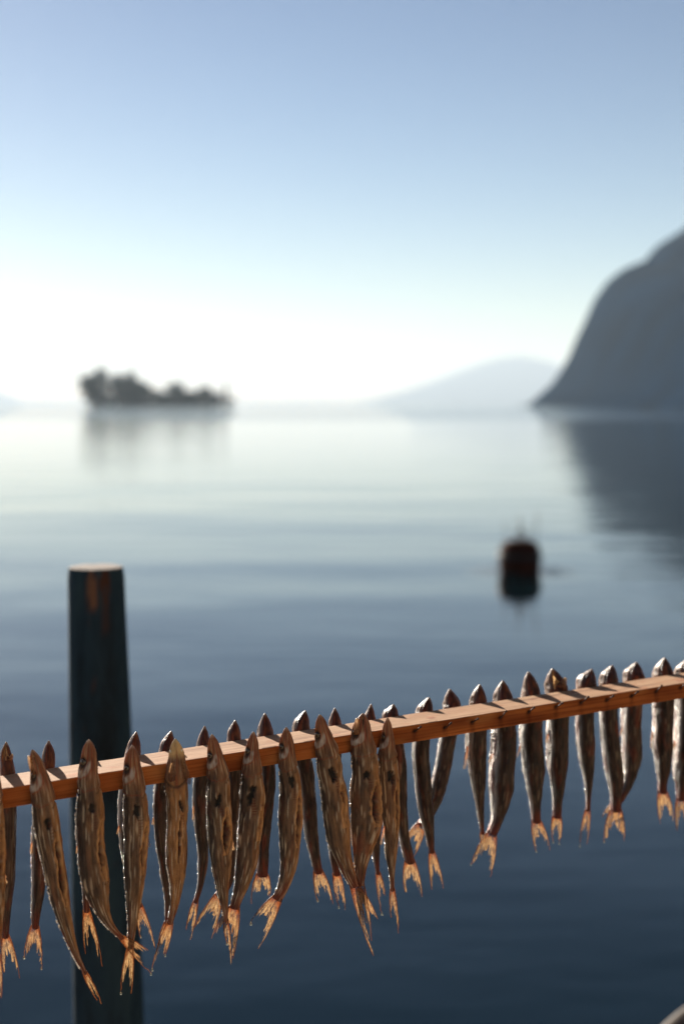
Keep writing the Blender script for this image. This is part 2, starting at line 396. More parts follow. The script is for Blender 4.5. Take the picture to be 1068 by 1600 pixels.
# ------------------------------------------------------------------ buoy
bp_ = atZ(811, 893, 0)
by = empty('mooring_buoy', bp_); tag(by, 'dark rusty round mooring buoy with thin upright rods floating on the lake', 'buoy')
q = MB(); prof = []
for i in range(25):
    a = -math.pi*.5 + math.pi*i/24
    r_ = .25*abs(math.cos(a))**.42; prof.append((max(r_, .004), .15+.27*math.copysign(abs(math.sin(a))**.9, a)*(.86 if a > 0 else 1)))
q.lathe(prof, 40); bd = q.build('float_body', BUOY, by, True)
for v in bd.data.vertices:
    v.co += Vector(v.co).normalized()*.012*n3(v.co.x*9, v.co.y*9, v.co.z*9)
q = MB(); q.lathe([(.256, .16), (.268, .17), (.268, .21), (.256, .22)], 40); q.build('rubbing_band', ROD, by, True)
q = MB(); q.tube([(.06*math.cos(a), 0, .43+.06*math.sin(a)) for a in [math.pi*2*k/14 for k in range(15)]], .012, 8, False); q.build('lifting_ring', ROD, by, True)
for (rx_, ry_, h_, tx) in ((-.15, .05, .30, -.02), (-.03, -.06, .38, .01), (.02, .09, .30, 0), (.10, 0, .27, .015), (.185, -.03, .42, .02)):
    q = MB(); q.tube([(rx_, ry_, .3), (rx_+tx*.5, ry_, .3+h_*.5), (rx_+tx, ry_, .3+h_)], .007, 8); q.build('marker_rod', ROD, by, True)

# ------------------------------------------------------------------ mooring post
def post_material():
    m, nt, b = newmat('painted_post'); L = nt.links
    at = nd(nt, 'ShaderNodeAttribute', attribute_name='Col')
    n = noisetex(nt, 14, 6, .65, mapscale=(1, 1, .22))
    pt = ramp(nt, n.outputs['Fac'], [(.32, lin(4, 14, 22)), (.5, lin(28, 50, 64)), (.62, lin(40, 62, 72)), (.74, lin(92, 100, 100))])
    f = noisetex(nt, 9, 5, .62, mapscale=(1, 1, .3)); f.inputs['Distortion'].default_value = .6
    mk = ramp(nt, f.outputs['Fac'], [(.60, (0, 0, 0)), (.64, (1, 1, 1))])
    a = nd(nt, 'ShaderNodeMix', data_type='RGBA'); L.new(mk.outputs[0], a.inputs[0]); L.new(pt.outputs[0], a.inputs[6]); a.inputs[7].default_value = (*lin(66, 42, 34), 1)
    c = nd(nt, 'ShaderNodeMix', data_type='RGBA'); L.new(at.outputs['Alpha'], c.inputs[0]); L.new(a.outputs[2], c.inputs[6]); L.new(at.outputs['Color'], c.inputs[7])
    L.new(c.outputs[2], b.inputs['Base Color']); b.inputs['Roughness'].default_value = .7; b.inputs['Specular IOR Level'].default_value = .2
    bp = bump(nt, n.outputs['Fac'], .7, .006); L.new(bp.outputs['Normal'], b.inputs['Normal']); return m
PY = 2.5; ptop = atY(150, 886, PY)
V = []; F = []; C = []; n = 48; rows = 110
pr = 44.5/FP*PY*.99
bot = atY(170, 1600, PY); slope = (bot.x-ptop.x)/(ptop.z-bot.z)
raw = lin(116, 82, 60)
for j in range(rows+1):
    z = -.5 + (ptop.z+.5)*j/rows; dz = ptop.z-z
    cxp = slope*dz; rr = pr*(1+.27*dz/.8) if dz < .8 else pr*1.27
    for k in range(n):
        a = 2*math.pi*k/n
        r_ = rr*(1+.030*n3(math.cos(a)*1.5, math.sin(a)*1.5, z*1.8)+.012*n3(math.cos(a)*7, math.sin(a)*7, z*6)) - (.002 if j == rows else 0)
        # vertical drying checks
        for ca, wd in ((-1.9, .07), (-1.2, .06), (-.5, .06)):
            dd = abs(a-2*math.pi-ca) if a > math.pi else abs(a-ca)
            if dd < wd*2: r_ -= .003*(1-dd/(wd*2))
        V.append((cxp+r_*math.cos(a), r_*math.sin(a), z-ptop.z))
        # the long flake of bare wood near the top and smaller ones below it
        an = a-2*math.pi if a > math.pi else a
        xs = an+math.pi/2; k1 = 0
        e = .03*n3(xs*30, dz*60, 1)
        if dz < .074 and abs(xs-.02-e) < .20-.09*(dz < .02)-.0: k1 = .85*sst(.25, .10, abs(xs-.03-e))
        if .02 < dz < .11 and abs(xs-.48-e) < .12: k1 = max(k1, .45)
        if .185 < dz < .21 and abs(xs-.03) < .1: k1 = max(k1, .5)
        C.append((*(raw if k1 > .5 else lin(72, 44, 32)), k1))
for j in range(rows):
    for k in range(n): F.append((j*n+k, j*n+(k+1) % n, (j+1)*n+(k+1) % n, (j+1)*n+k))
PM = post_material()
mp = empty('mooring_post', ptop); tag(mp, 'thick round mooring post with flaking dark blue paint standing in the water', 'post')
mesh('shaft', V, F, PM, mp, True, C)
V = [(0, 0, .0015)]; F = []
for q_ in range(1, 7):
    for k in range(n):
        s = V0 = None
        a = 2*math.pi*k/n; src = pr*(1+.030*n3(math.cos(a)*1.5, math.sin(a)*1.5, ptop.z*1.8)+.012*n3(math.cos(a)*7, math.sin(a)*7, ptop.z*6))-.002
        r_ = src*q_/6; V.append((r_*math.cos(a), r_*math.sin(a), (.0015+.0012*n3(r_*60*math.cos(a), r_*60*math.sin(a), 2)) if q_ < 6 else 0))
for k in range(n): F.append((0, 1+k, 1+(k+1) % n))
for q_ in range(5):
    for k in range(n): F.append((1+q_*n+k, 1+(q_+1)*n+k, 1+(q_+1)*n+(k+1) % n, 1+q_*n+(k+1) % n))
ENDG = simple('weathered_end_grain', lin(122, 106, 94), .9, 40, .4, .6, .004)
mesh('end_grain', V, F, ENDG, mp, True)

# ------------------------------------------------------------------ the batten
A = atY(25, 1229.5, 1.30); B = atY(1068, 1067.0, 1.705)      # front top edge of the batten
dirv = (B-A).normalized(); back = Vector((-dirv.y, dirv.x, 0)).normalized(); up = dirv.cross(back)*1.0
if up.z < 0: up = -up
RW, RH = .046, .0188
M = Matrix(((dirv.x, back.x, up.x, A.x), (dirv.y, back.y, up.y, A.y), (dirv.z, back.z, up.z, A.z), (0, 0, 0, 1)))
L0, L1 = -.62, 1.35
def on_front(px, py):       # (along, height) on the batten's front face, in its own axes
    r_ = ray(px, py); nrm = back; t = (A-CAM).dot(nrm)/r_.dot(nrm); p = CAM+r_*t
    loc = M.inverted() @ p; return loc.x, loc.z
NAILS = [((647.5, 1143), (657, 1135.5)), ((694.5, 1137.5), (704.5, 1129.6)), ((737, 1129), (746.5, 1123)), ((781, 1122), (790.5, 1111)), ((825, 1113), (834, 1105.5)),
         ((867.6, 1105), (878.4, 1098.4)), ((906.8, 1098.6), (919, 1088.5)), ((947, 1094.5), (958, 1087)), ((985.5, 1088), (996.6, 1080.3)), ((1024, 1081), (1033, 1071)), ((1062, 1075), (1071, 1067))]
nl = [on_front(*a) for a, c in NAILS]
sec = []       # cross-section, counter-clockwise: front face bottom->top, top face, back, bottom
kf, kt = 10, 14; cb = .0007
for i in range(kf+1): sec.append((0, -RH+cb+(RH-2*cb)*i/kf, 'f'))
for i in range(kt+1): sec.append((cb+(RW-2*cb)*i/kt, 0, 't'))
for i in range(3): sec.append((RW, -cb-(RH-2*cb)*i/2, 'b'))
for i in range(5): sec.append((RW-cb-(RW-2*cb)*i/4, -RH, 'u'))
ns = len(sec); NL = 980; V = []; F = []; C = []
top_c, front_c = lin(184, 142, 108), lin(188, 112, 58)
knots = [(.47, 't', .016, .0035), (.215, 't', .028, .003), (.83, 't', .012, .004), (.62, 't', .03, .0028)]
for i in range(NL+1):
    x = L0+(L1-L0)*i/NL
    for (y, z, fc) in sec:
        dy = .0004*n3(x*40, y*90, z*90)+.0006*n3(x*5, y*20, z*20+3)
        V.append((x, y+(dy if fc == 'f' else 0), z+(.6*dy if fc == 't' else 0)))
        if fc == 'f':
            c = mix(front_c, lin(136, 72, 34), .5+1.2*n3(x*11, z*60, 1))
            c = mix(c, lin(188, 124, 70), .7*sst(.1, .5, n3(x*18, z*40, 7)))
            for (nx, nz) in nl:     # rust and oil runs under the nails
                dx = x-nx; dz = z-nz
                if abs(dx) < .02:
                    d = math.hypot(dx/.0035, (dz-.0003)/.0028); c = mix(c, lin(30, 16, 10), .95*sst(1.3, .45, d))
                    run = sst(.0052, .001, abs(dx+.001*n3(z*300, nx*50, 2)+dz*.06))*(1 if dz < 0 else 0)*(.4+.6*n3(nx*31, 5, 1)+.3*n3(x*900, z*200, 3))
                    c = mix(c, lin(78, 32, 14), .95*run)
        elif fc == 't':
            c = mix(top_c, lin(196, 158, 124), .5+n3(x*7, y*50, 5))
            c = mix(c, lin(186, 116, 76), .55*sst(.25, .55, n3(x*45, y*120, 8)))
            for (kx, kff, ky, kr) in knots:
                d = math.hypot((x-kx)/(kr*1.6), (y-ky)/kr); c = mix(c, lin(150, 84, 56), .8*sst(1.4, .5, d))
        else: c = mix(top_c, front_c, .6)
        C.append(c)
for i in range(NL):
    for k in range(ns): F.append((i*ns+k, i*ns+(k+1) % ns, (i+1)*ns+(k+1) % ns, (i+1)*ns+k))
F.append(tuple(range(ns))); F.append(tuple(NL*ns+k for k in range(ns))[::-1])
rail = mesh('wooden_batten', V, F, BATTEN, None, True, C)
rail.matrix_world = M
md = rail.modifiers.new('w', 'WEIGHTED_NORMAL') if False else None
tag(rail, 'long square sawn pine batten with nails carrying the row of dried fish', 'wooden batten')
bm = bmesh.new(); bm.from_mesh(rail.data); bmesh.ops.recalc_face_normals(bm, faces=bm.faces)
for e in bm.edges:
    if len(e.link_faces) == 2 and e.calc_face_angle(0) > .6: e.smooth = False
bm.to_mesh(rail.data); bm.free()
for (a, c), (lx, lz) in zip(NAILS, nl):
    # the nail leans up and out of the wood toward the viewer's right
    q = MB(); r_ = ray(*c); 
    P0 = Vector((lx, .008, lz)); rn = random.uniform
    base = Vector((lx, 0, lz))
    # tip: where the pixel's ray meets a plane 11 mm in front of the face
    t = ((A-back*.011)-CAM).dot(back)/r_.dot(back); tip = M.inverted() @ (CAM+r_*t)
    ax = (tip-base).normalized()
    q.tube([base-ax*.012, base, base.lerp(tip, .5)+Vector((0, 0, rn(-.0003, .0003))), tip-ax*.0009], [.0008, .0008, .00078, .0008], 10)
    q.tube([tip-ax*.0009, tip-ax*.0006, tip, tip+ax*.0003], [.0008, .0014, .0014, .0009], 12)
    q.build('nail', IRON, rail, True)

# uprights that carry the batten on the quay, both beyond the frame
QZ = .40
UPW = simple('grey_timber', lin(138, 118, 98), .85, 20, .3, .4, .003, mapscale=(1, 1, .1))
for xx, lb in ((L0+.06, 'grey timber upright under the left end of the pine batten'), (L1-.08, 'grey timber upright under the right end of the pine batten')):
    P = M @ Vector((xx, RW/2, -RH)); e = MB(); e.box((-.03, -.03, QZ-.0-P.z), (.03, .03, -.0005)); o = e.build('batten_upright', UPW); o.location = P; tag(o, lb, 'post', 'uprights carrying the batten')

# ------------------------------------------------------------------ fish
def cr(p, t):      # Catmull-Rom through list of tuples, t in 0..len-1
    i = min(int(t), len(p)-2); f = t-i
    a = p[max(i-1, 0)]; b_ = p[i]; c = p[i+1]; d = p[min(i+2, len(p)-1)]
    return tuple(.5*((2*b_[k])+(c[k]-a[k])*f+(2*a[k]-5*b_[k]+4*c[k]-d[k])*f*f+(-a[k]+3*b_[k]-3*c[k]+d[k])*f**3) for k in range(len(b_)))
def ang(a, b): d = (a-b+180) % 360-180; return abs(d)
K = dict(
    flank=lin(148, 112, 80), flank2=lin(92, 70, 56), dors=lin(52, 45, 44), belly=lin(186, 132, 80), red=lin(150, 62, 30), dark=lin(16, 10, 8),
    cheek=lin(200, 196, 188), snout=lin(138, 90, 60), orange=lin(176, 88, 38), slit=lin(92, 30, 14), silver=lin(222, 218, 210), pink=lin(206, 164, 142), backc=lin(44, 36, 34), ped=lin(120, 42, 20))
def fish(kind, pts, base, lobes, label, seed, off=None, slit=.8, hole=.9, mouth=0, fin=None, jaw=None, tailw=1.0, drops=0, ventral=False, redness=.5, rot=0):
    rnd = random.Random(seed*13+5)
    front = kind == 'F'
    NR, NS = (160, 60) if front else (130, 44)
    P = [(x, y, w) for x, y, w in pts]
    # rounded snout
    (x0, y0, w0), (x1, y1, w1) = P[0], P[1]
    P = [(x0, y0, 3.0), (x0+(x1-x0)*.10, y0+(y1-y0)*.10, w1*(.30 if front else .25)), (x0+(x1-x0)*.42, y0+(y1-y0)*.42, w1*(.68 if front else .62))] + P[1:] + [base]
    # arc-length resample in pixels
    dense = [cr(P, (len(P)-1)*i/400) for i in range(401)]
    cum = [0]
    for a, c in zip(dense, dense[1:]): cum.append(cum[-1]+math.hypot(c[0]-a[0], c[1]-a[1]))
    tot = cum[-1]
    def samp(s):
        d = s*tot; lo, hi = 0, 400
        while hi-lo > 1:
            mid = (lo+hi)//2
            if cum[mid] <= d: lo = mid
            else: hi = mid
        f = (d-cum[lo])/max(1e-9, cum[hi]-cum[lo]); return tuple(dense[lo][k]*(1-f)+dense[hi][k]*f for k in range(3))
    thick = .50 if front else .72
    wmax = max(p[2] for p in P)
    # plane parallel to the batten in which the centreline hangs
    wm = wmax/FP*1.45*.5
    if off is None: off = -(wm*thick+.002) if front else RW+wm*1.35+.001
    def onplane(px, py, o=off):
        r_ = ray(px, py); t = ((A+back*o)-CAM).dot(back)/r_.dot(back); return CAM+r_*t
    O = onplane(*samp(.22)[:2])
    tc_ = (CAM-O); tc_.z = 0; tc_.normalize()
    V = []; F = []; C = []
    centers = []
    ss = [0]+[(i/NR)**1.0 for i in range(1, NR+1)]
    def frame(s):
        a = onplane(*samp(max(0, s-.01))[:2]); c = onplane(*samp(min(1, s+.01))[:2]); T = (c-a).normalized()
        N = (tc_-T*tc_.dot(T)).normalized(); W = N.cross(T)
        if W.x < 0: W = -W
        return T, N, W
    dor, bel = (168, -8) if front else (52, 232)    # where back and belly point, degrees (0 right, 90 viewer)
    rot += rnd.uniform(-6, 6); dor += rot; bel += rot
    axw = R(76+rot+rnd.uniform(-3, 3))      # world heading of the back of a back row fish
    if ventral: dor, bel = 270, 80
    fl = bel+ (46 if front else 0)
    hs1, hs2 = rnd.uniform(-.02, .03), rnd.uniform(-.03, .03)
    hz, hr, hk = rnd.uniform(.65, 1.35), rnd.uniform(-16, 14), rnd.uniform(-.012, .02)
    cut0 = rnd.uniform(22, 44)
    slit0, slit1 = .34+hs2, .70+hs1
    for i, s in enumerate(ss):
        px, py, wd = samp(s); c = onplane(px+.7*n3(s*6, seed*2.1, 4), py); T, N, W = frame(s); depth = c.y
        wd *= 1+(.10*n3(s*7, seed*1.3, 1)+.04*n3(s*25, seed*1.9, 2))*sst(.02, .1, s) - (.05*sst(.02, 0, abs(s-.235)) if front else 0)
        a_ = max(wd, 1.6)/FP*depth/2
        th = thick*(1 if s < .75 else 1-.35*sst(.75, 1, s))
        b_ = max(a_, .45*wm*(1-sst(.6, 1, s)) if s > .1 else 0)*th
        b_ = min(b_, wm*th*1.25)
        centers.append((c, T, N, W, a_, b_))
        for k in range(NS):
            ph = 360*k/NS; r_ = R(ph); ca, sa = math.cos(r_), math.sin(r_)
            nz = n3(ca*1.2+seed, sa*1.2, s*5); nf = n3(ca*4+seed, sa*4, s*26); nl_ = n3(ca*6, sa*6+seed, s*7)
            cz = n3(ca*3.3+seed*5, sa*3.3, s*3.2); crease = (1-min(1, abs(cz)*7))*sst(.2, .32, s)
            rad = 1+.07*nz*(s > .04)+.04*nf+.05*nl_*(s > .2)-.07*crease-(.07*sst(70, 20, ang(ph, 90))*sst(.3, .4, s)*sst(.95, .7, s) if front else 0)
            dang = ang(ph, dor); bang = ang(ph, bel)
            # ---- colour of skin
            if front:
                colr = mix(K['flank'], K['flank2'], .5+.9*n3(s*9, ca*2, seed))
                colr = mix(colr, K['dors'], .9*sst(80, 20, dang+16*nl_))
                colr = mix(colr, K['belly'], .75*sst(85, 30, bang+10*nl_)*sst(.15, .3, s))
                colr = mix(colr, K['red'], redness*sst(.1, .5, n3(s*7+3, ca*2, seed*3.1))*(.25+.75*sst(.6, .95, s)))
                colr = mix(colr, K['dark'], .35*sst(.25, .5, n3(s*16, ca*3+8, seed*1.7)))
            else:
                colr = mix(K['backc'], lin(84, 62, 50), .5+1.3*nl_)
                colr = mix(colr, K['silver'], sst(48, 78, dang+12*nl_)*(.85+.4*nz)*(sa*1+ca*-1 > -.9))
                colr = mix(colr, K['pink'], .8*sst(70, 35, bang+14*nf)); colr = mix(colr, lin(96, 84, 80), .75*sst(.0, .35, n3(ca*3+seed, sa*3, s*14))*sst(60, 90, dang)); colr = mix(colr, K['red'], .45*sst(.1, .4, n3(ca*2+seed, sa*3, s*6+9))*sst(60, 90, dang))
                colr = mix(colr, K['red'], redness*.5*sst(.15, .5, n3(s*8, ca*2, seed*2.3)))
            colr = mix(colr, K['ped'], .8*sst(.86, 1.0, s+.03*nf))
            # streaky lines along the body
            colr = mix(colr, tuple(x*.55 for x in colr), .5*sst(.15, .45, n3(ca*9+seed, sa*9, s*4)))
            colr = mix(colr, tuple(x*.42 for x in colr), .8*crease)
            colr = mix(colr, lin(222, 204, 176), .6*sst(.22, .5, n3(ca*7+seed, sa*7, s*9))*(1 if front else .25))
            # ---- head
            if s < .26:
                h = s
                if front and not ventral:
                    colr = mix(colr, K['snout'], .85*sst(.24, .12, s)); colr = mix(colr, lin(214, 176, 134), .6*sst(.05, .4, n3(ca*7+s*6, sa*7, seed+s*5))*sst(.24, .16, s)); colr = mix(colr, lin(92, 50, 32), .7*sst(.05, .4, n3(ca*8+3+s*8, sa*8, seed-s*4))*sst(.26, .2, s))
                    colr = mix(colr, K['orange'], .55*sst(.13, .05, s)*sst(60, 20, ang(ph, 165)))
                    # jaw bands
                    for ja, dp in ((96, .035), (62, .05), (36, .03)):
                        g = sst(9, 3, ang(ph, ja+s*60))*sst(.20, .12, s); rad -= dp*g; colr = mix(colr, K['red'], .6*g)
                    # silver cheek behind the eye
                    er = math.hypot((s-.112)/.030, (ph-140)/33); g = sst(1.0, 1.25, er)*sst(2.35, 1.9, er+.5*nf)*sst(.112, .135, s+.0004*(134-ph))*sst(176, 160, ph)*sst(60, 80, ph); rad += .05*g; colr = mix(colr, K['cheek'], .72*g*(.7+1.0*nf)); g = sst(.14, .05, abs(er-2.25))*(s > .10)*(ph < 180)*(ph > 40); rad -= .05*g; colr = mix(colr, K['red'], .6*g)
                    # eye socket
                    g = sst(1.2, .6, math.hypot((s-.108)/.032, ang(ph, 140)/36)); rad -= .16*g; colr = mix(colr, K['dark'], .9*g)
                    # gill cover: curved folds
                    e_ = s-(.235+.035*math.cos(R(ph-95)))
                    g = sst(.010, .0, abs(e_)); rad -= .10*g*(sa > -.3); colr = mix(colr, K['dark'], .55*g*(sa > -.3))
                    g = sst(.03, 0, abs(e_+.028)); rad += .05*g
                    g = sst(.006, 0, abs(e_+.030+.01*nf)); colr = mix(colr, K['red'], .5*g)
                elif ventral:
                    colr = mix(colr, lin(226, 190, 132), .9*sst(.12, .07, s)); colr = mix(colr, K['snout'], .7*sst(.26, .12, s)*sst(.07, .13, s))
                    g = sst(8, 2, ang(ph, 88+10*nf))*sst(.03, .07, s); rad -= .08*g; colr = mix(colr, K['red'], .5*g)
                    g = sst(.012, 0, abs(s-.20-.05*abs(math.cos(R(ph-90))))); rad -= .12*g; colr = mix(colr, K['dark'], .7*g*(sa > 0))
                else:
                    colr = mix(colr, lin(158, 126, 100), .85*sst(.24, .12, s)*sst(95, 125, ph)*(ph < 280)); colr = mix(colr, lin(84, 46, 30), .85*sst(.22, .1, s)*(1-sst(95, 125, ph)*(ph < 280)))  # sunlit beige left and shaded brown right painted into the head
                    colr = mix(colr, lin(150, 84, 44), .6*sst(.0, .35, n3(ca*4+5, sa*4, s*20+seed))*sst(.2, .1, s))
                    for ja in (118, 60): 
                        g = sst(10, 3, ang(ph, ja-s*80)); rad -= .07*g*sst(.0, .03, s); colr = mix(colr, K['dark'], .5*g)
                    g = sst(1.1, .6, math.hypot((s-.10)/.022, ang(ph, 140)/20)); rad -= .1*g; colr = mix(colr, K['dark'], .6*g)
                    e_ = s-(.20+.02*math.cos(R(ph-120))); g = sst(.01, 0, abs(e_)); rad -= .07*g; colr = mix(colr, K['dark'], .4*g)
                # jaw tip blunt and darker
                colr = mix(colr, lin(220, 196, 170), .5*sst(.02, 0, s))
            if mouth and s < .10:       # parted jaws
                mph = 84 if front else 75
                g = sst(42*mouth, 8, ang(ph, mph))*sst(.10, .02, s); rad -= .55*g; colr = mix(colr, lin(230, 176, 110) if not front else K['dark'], .75*g)
            # ---- wound behind the gills and the belly cut
            if front:
                hx, ha = .325+hs2+hk, 82+hr
                g = hole*sst(1.15, .7, math.hypot((s-hx-.0012*hr*.1*(ph-ha))/(.036*hz), ang(ph, ha)/(21*hz**.5))+.5*nf+.4*nl_+.3*n3(ca*5+seed, s*40, 3))
                rad -= .42*g; colr = mix(colr, K['dark'], min(1, g*2.2))
                # ribs showing below the wound
                g = hole*sst(1.1, .7, math.hypot((s-hx-.075)/.06, ang(ph, ha-16)/12)+.7*nf); g2 = g*(.5+.5*math.sin(s*420))
                rad -= .10*g2; colr = mix(colr, K['slit'], .8*g2)
                # the cut
                cph = (cut0 if not ventral else 62)+16*math.sin((s-slit0)*5)+9*nf
                wid = (19*slit)*sst(slit0, slit0+.1, s)*sst(slit1, slit1-.16, s)*(.8+.7*n3(s*11, seed*2.2, 6))+.01
                g = sst(wid, wid*.45, ang(ph, cph))*(wid > 1)
                rad -= .55*g; colr = mix(colr, K['slit'] if g < .6 else lin(40, 10, 5), .98*min(1, g*2))
                g = sst(7, 2, abs(ang(ph, cph)-wid-5))*(wid > 3); rad += .08*g; colr = mix(colr, lin(214, 160, 104), .8*g)
            else:
                g = sst(12, 3, ang(ph, 205+10*nf))*sst(.25, .35, s)*sst(.72, .6, s); rad -= .15*g; colr = mix(colr, K['red'], .5*g)
            # pointed keel on the belly
            rad += .05*sst(24, 0, bang)
            gl = 0
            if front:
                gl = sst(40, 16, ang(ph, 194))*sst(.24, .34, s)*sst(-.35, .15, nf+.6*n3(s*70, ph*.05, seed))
                colr = mix(colr, lin(226, 220, 212), .9*gl)  # pale rim light painted along the sunward edge
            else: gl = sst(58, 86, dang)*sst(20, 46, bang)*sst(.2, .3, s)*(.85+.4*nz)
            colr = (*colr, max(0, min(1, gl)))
            if front: V.append(c+W*(a_*rad*ca)+N*(b_*rad*sa)-O)
            else:
                # deep, narrow section: the back faces the batten, the belly points away from the viewer
                hd = Vector((math.cos(axw), -math.sin(axw), 0)); hd = (hd-T*hd.dot(T)).normalized(); sdv = hd.cross(T).normalized()
                if sdv.x > 0: sdv = -sdv
                cw, sw = abs(hd.dot(W)), abs(sdv.dot(W)); kq = .56+.25*sst(.16, 0, s); q_ = a_/math.sqrt(sw*sw*kq*kq+cw*cw); 
                aa = R(ph-dor)      # 0 on the back, positive toward the left flank
                q_ = min(q_, wm*1.6)
                p2 = math.copysign(abs(math.sin(aa))**.8, math.sin(aa))
                V.append(c+hd*(q_*rad*math.cos(aa))+sdv*(q_*kq*rad*p2)-O)
            C.append(colr)
    for i in range(NR):
        for k in range(NS): F.append((i*NS+k, i*NS+(k+1) % NS, (i+1)*NS+(k+1) % NS, (i+1)*NS+k))
    V.append(centers[0][0]-centers[0][1]*.0008-O); C.append(C[0]); t_ = len(V)-1
    for k in range(NS): F.append((t_, (k+1) % NS, k))
    V.append(centers[-1][0]+centers[-1][1]*.001-O); C.append(C[-2]); t_ = len(V)-1
    for k in range(NS): F.append((NR*NS+k, NR*NS+(k+1) % NS, t_))
    root = empty('dried_fish', O)
    tag(root, label, 'dried fish', 'dried fish hung along the batten')
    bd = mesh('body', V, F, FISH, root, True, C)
    bm = bmesh.new(); bm.from_mesh(bd.data); bmesh.ops.recalc_face_normals(bm, faces=bm.faces); bm.to_mesh(bd.data); bm.free()
    # ---- the second jaw of a gaping mouth, with the pale lining stretched between
    if jaw:
        (jx, jy, jw, js) = jaw; a0 = samp(js); c0 = onplane(*a0[:2]); tp = onplane(jx, jy); q = MB(); cc = []
        sidev = 1 if jx > P[0][0] else -1; T, N, W = frame(js); w0 = a0[2]/FP*1.4*.5
        st_ = c0+W*sidev*w0*.45
        pts_ = [st_.lerp(tp, j/8)+W*sidev*.0008*math.sin(math.pi*j/8) for j in range(9)]
        q.tube(pts_, [jw/FP*1.4*.5*(1.1-.75*(j/8)**1.5) for j in range(9)], 14)
        cc = [mix(lin(168, 110, 72), lin(226, 196, 156), (i//14)/8) for i in range(len(q.v))]
        m0 = centers[2][0]; b0 = len(q.v)
        for j in range(8):
            t = j/7; e_ = tp.lerp(m0, t)-T*(-.006*math.sin(math.pi*t)); f_ = (c0+W*sidev*w0*.5).lerp(c0-W*sidev*w0*.2, t)
            for i in range(4): q.v.append(e_.lerp(f_, i/3)-N*.0015*math.sin(math.pi*i/3)); cc.append(lin(236, 196, 140))
        q.f += [(b0+j*4+i, b0+j*4+i+1, b0+j*4+i+5, b0+j*4+i+4) for j in range(7) for i in range(3)]
        q.v = [v-O+N*w0*(1.5 if not front else .2) for v in q.v]
        q.build('lower_jaw', FIN, root, True, cc)
    # ---- eyes
    def eye(s, ph, size, pale=False):
        i = int(s*NR); c, T, N, W, a_, b_ = centers[i]; r_ = R(ph)
        p = c+W*a_*.86*math.cos(r_)+N*b_*.86*math.sin(r_); nn = (W*math.cos(r_)*b_+N*math.sin(r_)*a_).normalized()
        u = nn.orthogonal().normalized(); v_ = nn.cross(u); V = []; F = []; C = []
        for j in range(9):
            q_ = math.pi/2*j/8
            for k in range(16):
                a = 2*math.pi*k/16; d = (u*math.cos(a)+v_*math.sin(a))*math.sin(q_)*size+nn*(math.cos(q_)-.35)*size*.62
                V.append(p+d-O)
                rr = math.sin(q_); C.append(lin(232, 220, 190) if pale else (lin(10, 8, 8) if rr < .55 else lin(96, 78, 52) if rr < .74 else lin(34, 25, 20)))
        for j in range(8):
            for k in range(16): F.append((j*16+k, (j+1)*16+k, (j+1)*16+(k+1) % 16, j*16+(k+1) % 16))
        mesh('eye', V, F, EYE, root, True, C)
    ew = wmax/FP*1.4
    if ventral: eye(.065, 172, ew*.10, True); eye(.065, 8, ew*.10, True)
    elif front: eye(.108, 140, ew*.115)
    
    # ---- silvery scale and oil beads, added along the sunward edge as bright rim glints
    q = MB(); base_s = bmesh.new(); bmesh.ops.create_icosphere(base_s, subdivisions=2, radius=1)
    bv = [v.co.copy() for v in base_s.verts]; bf = [tuple(v.index for v in f_.verts) for f_ in base_s.faces]; base_s.free()
    nb = 0
    while nb < (190 if front else 150):
        s = rnd.uniform(.24, .97); nb += 1
        if n3(s*9, seed*1.7, 0)+rnd.uniform(-.35, .35) < -.12: continue
        i = int(s*NR); T, N, W = centers[i][1:4]
        ring = range(i*NS, i*NS+NS); mk = min(ring, key=lambda k: V[k].dot(W))
        k2 = i*NS+((mk-i*NS)+rnd.choice((-2, -1, 0, 0, 1))) % NS
        p = V[k2]-W*.0001; rr = rnd.uniform(.00025, .00095)*rnd.choice((.7, 1, 1.25)); st = rnd.uniform(1, 2.4)
        q.add([p+W*(v.x*rr)+N*(v.y*rr)+T*(v.z*rr*st) for v in bv], bf)
    q.build('rim_glint_beads', SCALE, root, True)['kind'] = 'stuff'
    # ---- tail fin
    T, N, W = frame(1.0); bc = centers[-1][0]; ba = centers[-1][4]
    V = []; F = []; C = []
    bw = max(ba*1.0, .0012)
    tips = [onplane(*q) for q in lobes]; tips.sort(key=lambda q: (q-bc).dot(W))
    mid = sum(tips, Vector())/len(tips); fork = bc.lerp(mid, .42)+N*.001
    tint = rnd.uniform(-.1, .1)
    for li, tip in enumerate((tips[0], tips[-1])):
        sg = -1 if li == 0 else 1
        KR = 12; prev = None
        curl = rnd.uniform(-.006, .006)
        for k in range(KR):
            f = k/(KR-1)
            s0 = bc-T*.003+W*sg*bw*(.02+.9*f)
            e0 = fork.lerp(tip, f**.75 if f > 0 else 0)+T*rnd.uniform(-.003, .002)*(1 if k < KR-1 else 0)
            ctrl = s0.lerp(e0, .5)+W*sg*(bw*.5+.0016)*f*tailw+N*curl*.4
            row = []; n_ = 12
            cut = 1.0 if k == KR-1 else rnd.uniform(.86, 1.05)
            for j in range(n_+1):
                t = cut*j/n_; p = s0*(1-t)**2+ctrl*2*t*(1-t)+e0*t*t+N*(curl*t*t+.0005*(-1)**k*t)
                p = p+W*.0010*n3(t*7+k, seed, li)*t
                row.append(len(V)); V.append(p-O)
                te = t+.10*n3(k*1.3, seed, li*3); c = mix(K['ped'], lin(168, 92, 46), sst(.0, .16, te)); c = mix(c, lin(198, 164, 116), sst(.12, .42, te)*(.85+tint))
                if k == KR-1 or k % 3 == 0: c = mix(c, lin(150, 96, 52), .4)
                c = mix(c, lin(104, 60, 34), .75*sst(.05, .35, n3(t*3, k*1.1, seed+3)))
                C.append(c)
